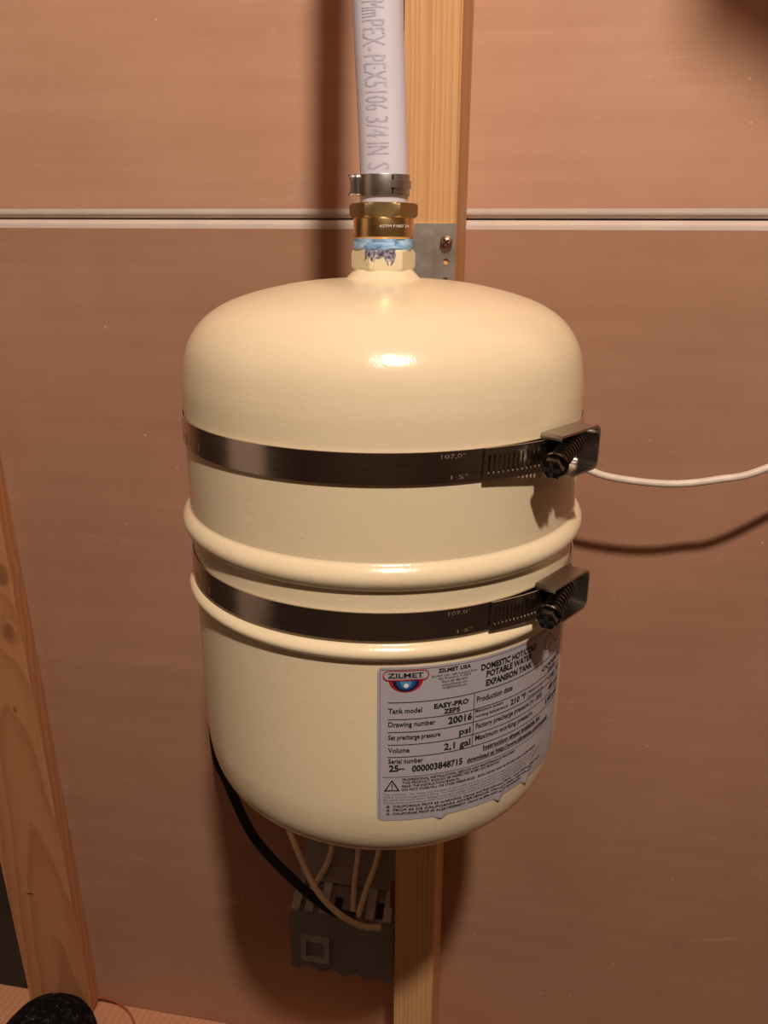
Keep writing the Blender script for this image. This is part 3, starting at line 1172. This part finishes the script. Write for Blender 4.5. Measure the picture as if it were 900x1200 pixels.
pr = MB()
for txt, za, zb in (('PEX5106', 0.1575, 0.1355), ('3/4', 0.1330, 0.1245), ('IN', 0.1222, 0.1172), ('S', 0.1137, 0.1108), ('PEX-', 0.1712, 0.1592), ('ASTMm', 0.1860, 0.1722)):
    v_, f_ = subdiv(*text2d(txt, 0.0106, za - zb, -0.006), 0.0016, 4)
    pr.add([on_pipe(za - p.x, R_(-40) + p.y / RP) for p in v_], f_)
pr.build('pipe_print', M['blue_ink'], pipe, smooth=False)

pcl = empty('crimp_ring', (0.0001, 0, 0.0997))
tag(pcl, 'grey steel crimp ring pinched round the foot of the plastic pipe', 'crimp ring')
MB().lathe([(0.0115, 0), (0.01225, 0.0), (0.01235, 0.0003), (0.01235, 0.0090), (0.01225, 0.0093), (0.0115, 0.0093)], 72, closed=True).build('ring', M['steel'], pcl)
# pinched ear
ear = MB()
rows = 7
pth = [(-0.0112, -0.0050), (-0.0132, -0.0046), (-0.0148, -0.0040), (-0.0163, -0.0043), (-0.0170, -0.0034), (-0.0170, -0.0016), (-0.0163, -0.0004), (-0.0148, -0.0006), (-0.0132, -0.0002), (-0.0112, 0.0004)]
vs_ = []
for j in range(rows):
    v = j / (rows - 1)
    dm = 1 - (2 * v - 1) ** 2
    for (x, y) in pth:
        fx = max(0.0, min(1.0, (-x - 0.0125) / 0.0045))
        vs_.append((x + 0.0012 * dm * fx, y, v * 0.0093))
np_ = len(pth)
fs_ = [(j * np_ + i, j * np_ + i + 1, (j + 1) * np_ + i + 1, (j + 1) * np_ + i) for j in range(rows - 1) for i in range(np_ - 1)]
ear.add(vs_, fs_)
eo = ear.build('pinched_ear', M['steel'], pcl)
sm = eo.modifiers.new('solid', 'SOLIDIFY')
sm.thickness = 0.0006
tb = MB()
tb.lathe([(0.01236, 0.0033), (0.0131, 0.0035), (0.0131, 0.0066), (0.01236, 0.0068)], 14, closed=True, a0=R_(15), a1=R_(95))
tb.build('lock_tab', M['steel'], pcl)
sl = MB()
sl.lathe([(0.01237, 0.0006), (0.01242, 0.0006), (0.01242, 0.0032), (0.01237, 0.0032)], 3, closed=True, a0=R_(17), a1=R_(22))
sl.lathe([(0.01237, 0.0069), (0.01242, 0.0069), (0.01242, 0.0088), (0.01237, 0.0088)], 3, closed=True, a0=R_(17), a1=R_(22))
sl.build('slot_gap_shade', M['dark'], pcl, smooth=False)  # dark strips on the ring, shade of the slot put in as colour

# ------------------------------------------------------------------ electrical box below the tank
DK = 0.215
bx = empty('junction_box', W(-0.079, DK, -0.655), -PH)
tag(bx, 'grey plastic electrical box with wavy lower edge, fixed beside the stud under the tank', 'electrical box')
# local: x = u + 0.079, y = d - DK, z = z + 0.655
hw0, hw1 = -0.0565, 0.0535
ol = [(hw0 + 0.003, 0.078)]
ol += [(hw0, 0.070), (hw0 + 0.001, 0.010)]
for k in range(41):
    f_ = k / 40
    x = hw0 + 0.002 + (hw1 - hw0 - 0.003) * f_
    ol.append((x, 0.0035 - 0.0032 * cos(2 * pi * (f_ - 0.06) * 4.33) - 0.0025 * (f_ - 0.5)))
ol += [(hw1, 0.008), (hw1, 0.078)]
v_, f_ = shape2d([ol], (D1 - DK) / 2 - 0.0005)
MB().add([(p.x, (D1 - DK) / 2 - p.z, p.y) for p in v_], f_).build('body', M['grey_box'], bx, smooth=False, bevel=0.001)
# sloping top with cable flaps
tp = MB()
prof = [(0.0, 0.078), (D1 - DK - 0.0008, 0.113), (D1 - DK - 0.0008, 0.078)]
vs_ = [(hw0 + 0.003, y, z) for y, z in prof] + [(hw1, y, z) for y, z in prof]
tp.add(vs_, [(0, 1, 2), (3, 5, 4), (0, 1, 4, 3), (1, 2, 5, 4), (2, 0, 3, 5)])
tp.build('sloped_top', M['grey_box'], bx, smooth=False)


def on_slope(x, y, h):
    k = 0.035 / (D1 - DK - 0.0008)
    return (x, y - h * k * 0.9, 0.078 + k * y + h)


for x in (-0.053, -0.039, -0.024, 0.024, 0.042):
    fb = MB().box((x, -0.0035, 0.0003), (x + 0.009, 0.024, 0.0050), lambda p: on_slope(p[0], p[1] + 0.0045, p[2]))
    fb.build('cable_flap', M['grey_rim'], bx, smooth=False, bevel=0.0008)
rg = MB()
for x, y0, y1 in ((-0.0555, 0.029, 0.033), (-0.002, 0.029, 0.033)):
    rg.box((x, y0, 0.0), (x + 0.054, y1, 0.004), lambda p: on_slope(*p))
rg.build('top_rib', M['grey_box'], bx, smooth=False)
for x in (-0.010, 0.034):
    MB().box((x, 0.004, 0.0002), (x + 0.008, 0.018, 0.0012), lambda p: on_slope(*p)).build('cable_hole_shade', M['dark'], bx, smooth=False)  # dark pads on the slope, painted as the shade in the openings
cxb, czb, ha, hb = -0.0285, 0.0335, 0.0148, 0.0165
ring_o = lambda k: [(cxb + ha * k * sx, czb + hb * k * sz) for sx, sz in ((-1, -1), (1, -1), (1, 1), (-1, 1))]
v_, f_ = shape2d([ring_o(1.0), ring_o(0.66)], 0.0015)
MB().add([(p.x, -0.0015 - p.z, p.y) for p in v_], f_).build('square_rim', M['grey_rim'], bx, smooth=False)
wn = MB().tube([(0.0508, 0.030, 0.103), (0.0508, 0.020, 0.100), (0.0508, 0.008, 0.094)], lambda s: 0.0050 - 0.002 * s, 10, 2)
wo = wn.build('nail_head_tab', M['nut'], bx)
wo['label'] = 'dark red tab against the stud'


# ------------------------------------------------------------------ cables
def cable(name, pts, r, mt, label_txt, cat, group=None):
    c0 = Vector(pts[0])
    o = MB().tube([Vector(p) - c0 for p in pts], r, 12, 8).build(name, mt, None, loc=c0)
    return tag(o, label_txt, cat, group)


cable('wall_cable', [W(0.0187, 0.214, -0.040), W(0.060, 0.212, -0.066), W(0.1197, 0.211, -0.0881), W(0.1441, 0.211, -0.0950), W(0.1854, 0.211, -0.0974), W(0.2188, 0.211, -0.0921),
                      W(0.2535, 0.211, -0.0808), W(0.34, 0.22, -0.032), W(0.50, 0.23, 0.04)], 0.0029, M['white_cable'], 'thin white cable sagging across the wall to the right of the tank', 'cable')
cable('power_cable', [W(-0.150, 0.284, -0.10), W(-0.185, 0.262, -0.20), W(-0.206, 0.235, -0.330), W(-0.2035, 0.220, -0.395), W(-0.192, 0.215, -0.425), W(-0.166, 0.212, -0.487),
                      W(-0.1215, 0.209, -0.535), W(-0.088, 0.207, -0.559), W(-0.064, 0.209, -0.567)], 0.0047, M['black_cable'], 'thick black cable curving under the left of the tank to the grey box', 'cable')
GW = 'off white wires entering the grey box'
cable('box_wire', [W(-0.170, 0.275, -0.42), W(-0.150, 0.262, -0.50), W(-0.1345, 0.245, -0.520), W(-0.104, 0.206, -0.532), W(-0.077, 0.195, -0.5500), W(-0.054, 0.200, -0.567), W(-0.038, 0.207, -0.573)],
      0.0031, M['tan_cable'], 'longest off white wire slanting down from the left, in front of the others', 'wire', GW)
cable('box_wire', [W(-0.098, 0.280, -0.42), W(-0.0995, 0.268, -0.520), W(-0.1035, 0.258, -0.548), W(-0.112, 0.243, -0.562)], 0.0034, M['tan_cable'],
      'short off white wire behind the long slanting wire, leftmost of the upright ones', 'wire', GW)
cable('box_wire', [W(-0.070, 0.280, -0.42), W(-0.071, 0.266, -0.520), W(-0.070, 0.235, -0.552), W(-0.067, 0.213, -0.571)], 0.0030, M['tan_cable'],
      'middle upright off white wire dropping into the grey box', 'wire', GW)
cable('box_wire', [W(-0.046, 0.280, -0.42), W(-0.048, 0.262, -0.520), W(-0.056, 0.230, -0.549), W(-0.062, 0.211, -0.568)], 0.0031, M['tan_cable'],
      'rightmost off white wire leaning left into the grey box', 'wire', GW)
cable('thin_cord', [W(-0.4160, 0.2715, -0.8400), W(-0.4125, 0.280, -0.8330), W(-0.3815, 0.278, -0.836), W(-0.358, 0.264, -0.8445), W(-0.343, 0.230, -0.8495), W(-0.340, 0.203, -0.8492), W(-0.338, 0.188, -0.868)],
      0.0012, M['red_cord'], 'thin reddish cord looping over the bottom plate', 'cord')

# ------------------------------------------------------------------ black speckled cap at the lower left
cp = MB()
rows, colsn = 20, 40
prof = []
for j in range(rows + 1):
    a = pi / 2 * (1 - j / rows * 1.11)
    prof.append((0.059 * cos(a), 0.055 * sin(a)))
prof[0] = (0.0001, prof[0][1])
prof.append((0.0001, prof[-1][1]))


def cfn(p, a):
    n_ = noise.noise(Vector((p.x, p.y, p.z)) * 26)
    n2 = noise.noise(Vector((p.x, p.y, p.z)) * 160)
    return p * (1 + 0.05 * n_ + 0.012 * n2)


cp.lathe(prof, 60, fn=cfn)
co = cp.build('cap', M['fleece'], None, loc=W(-0.443, 0.212, -0.8415), angle=80)
tag(co, 'rounded black speckled fabric cap at the bottom left corner', 'cap')
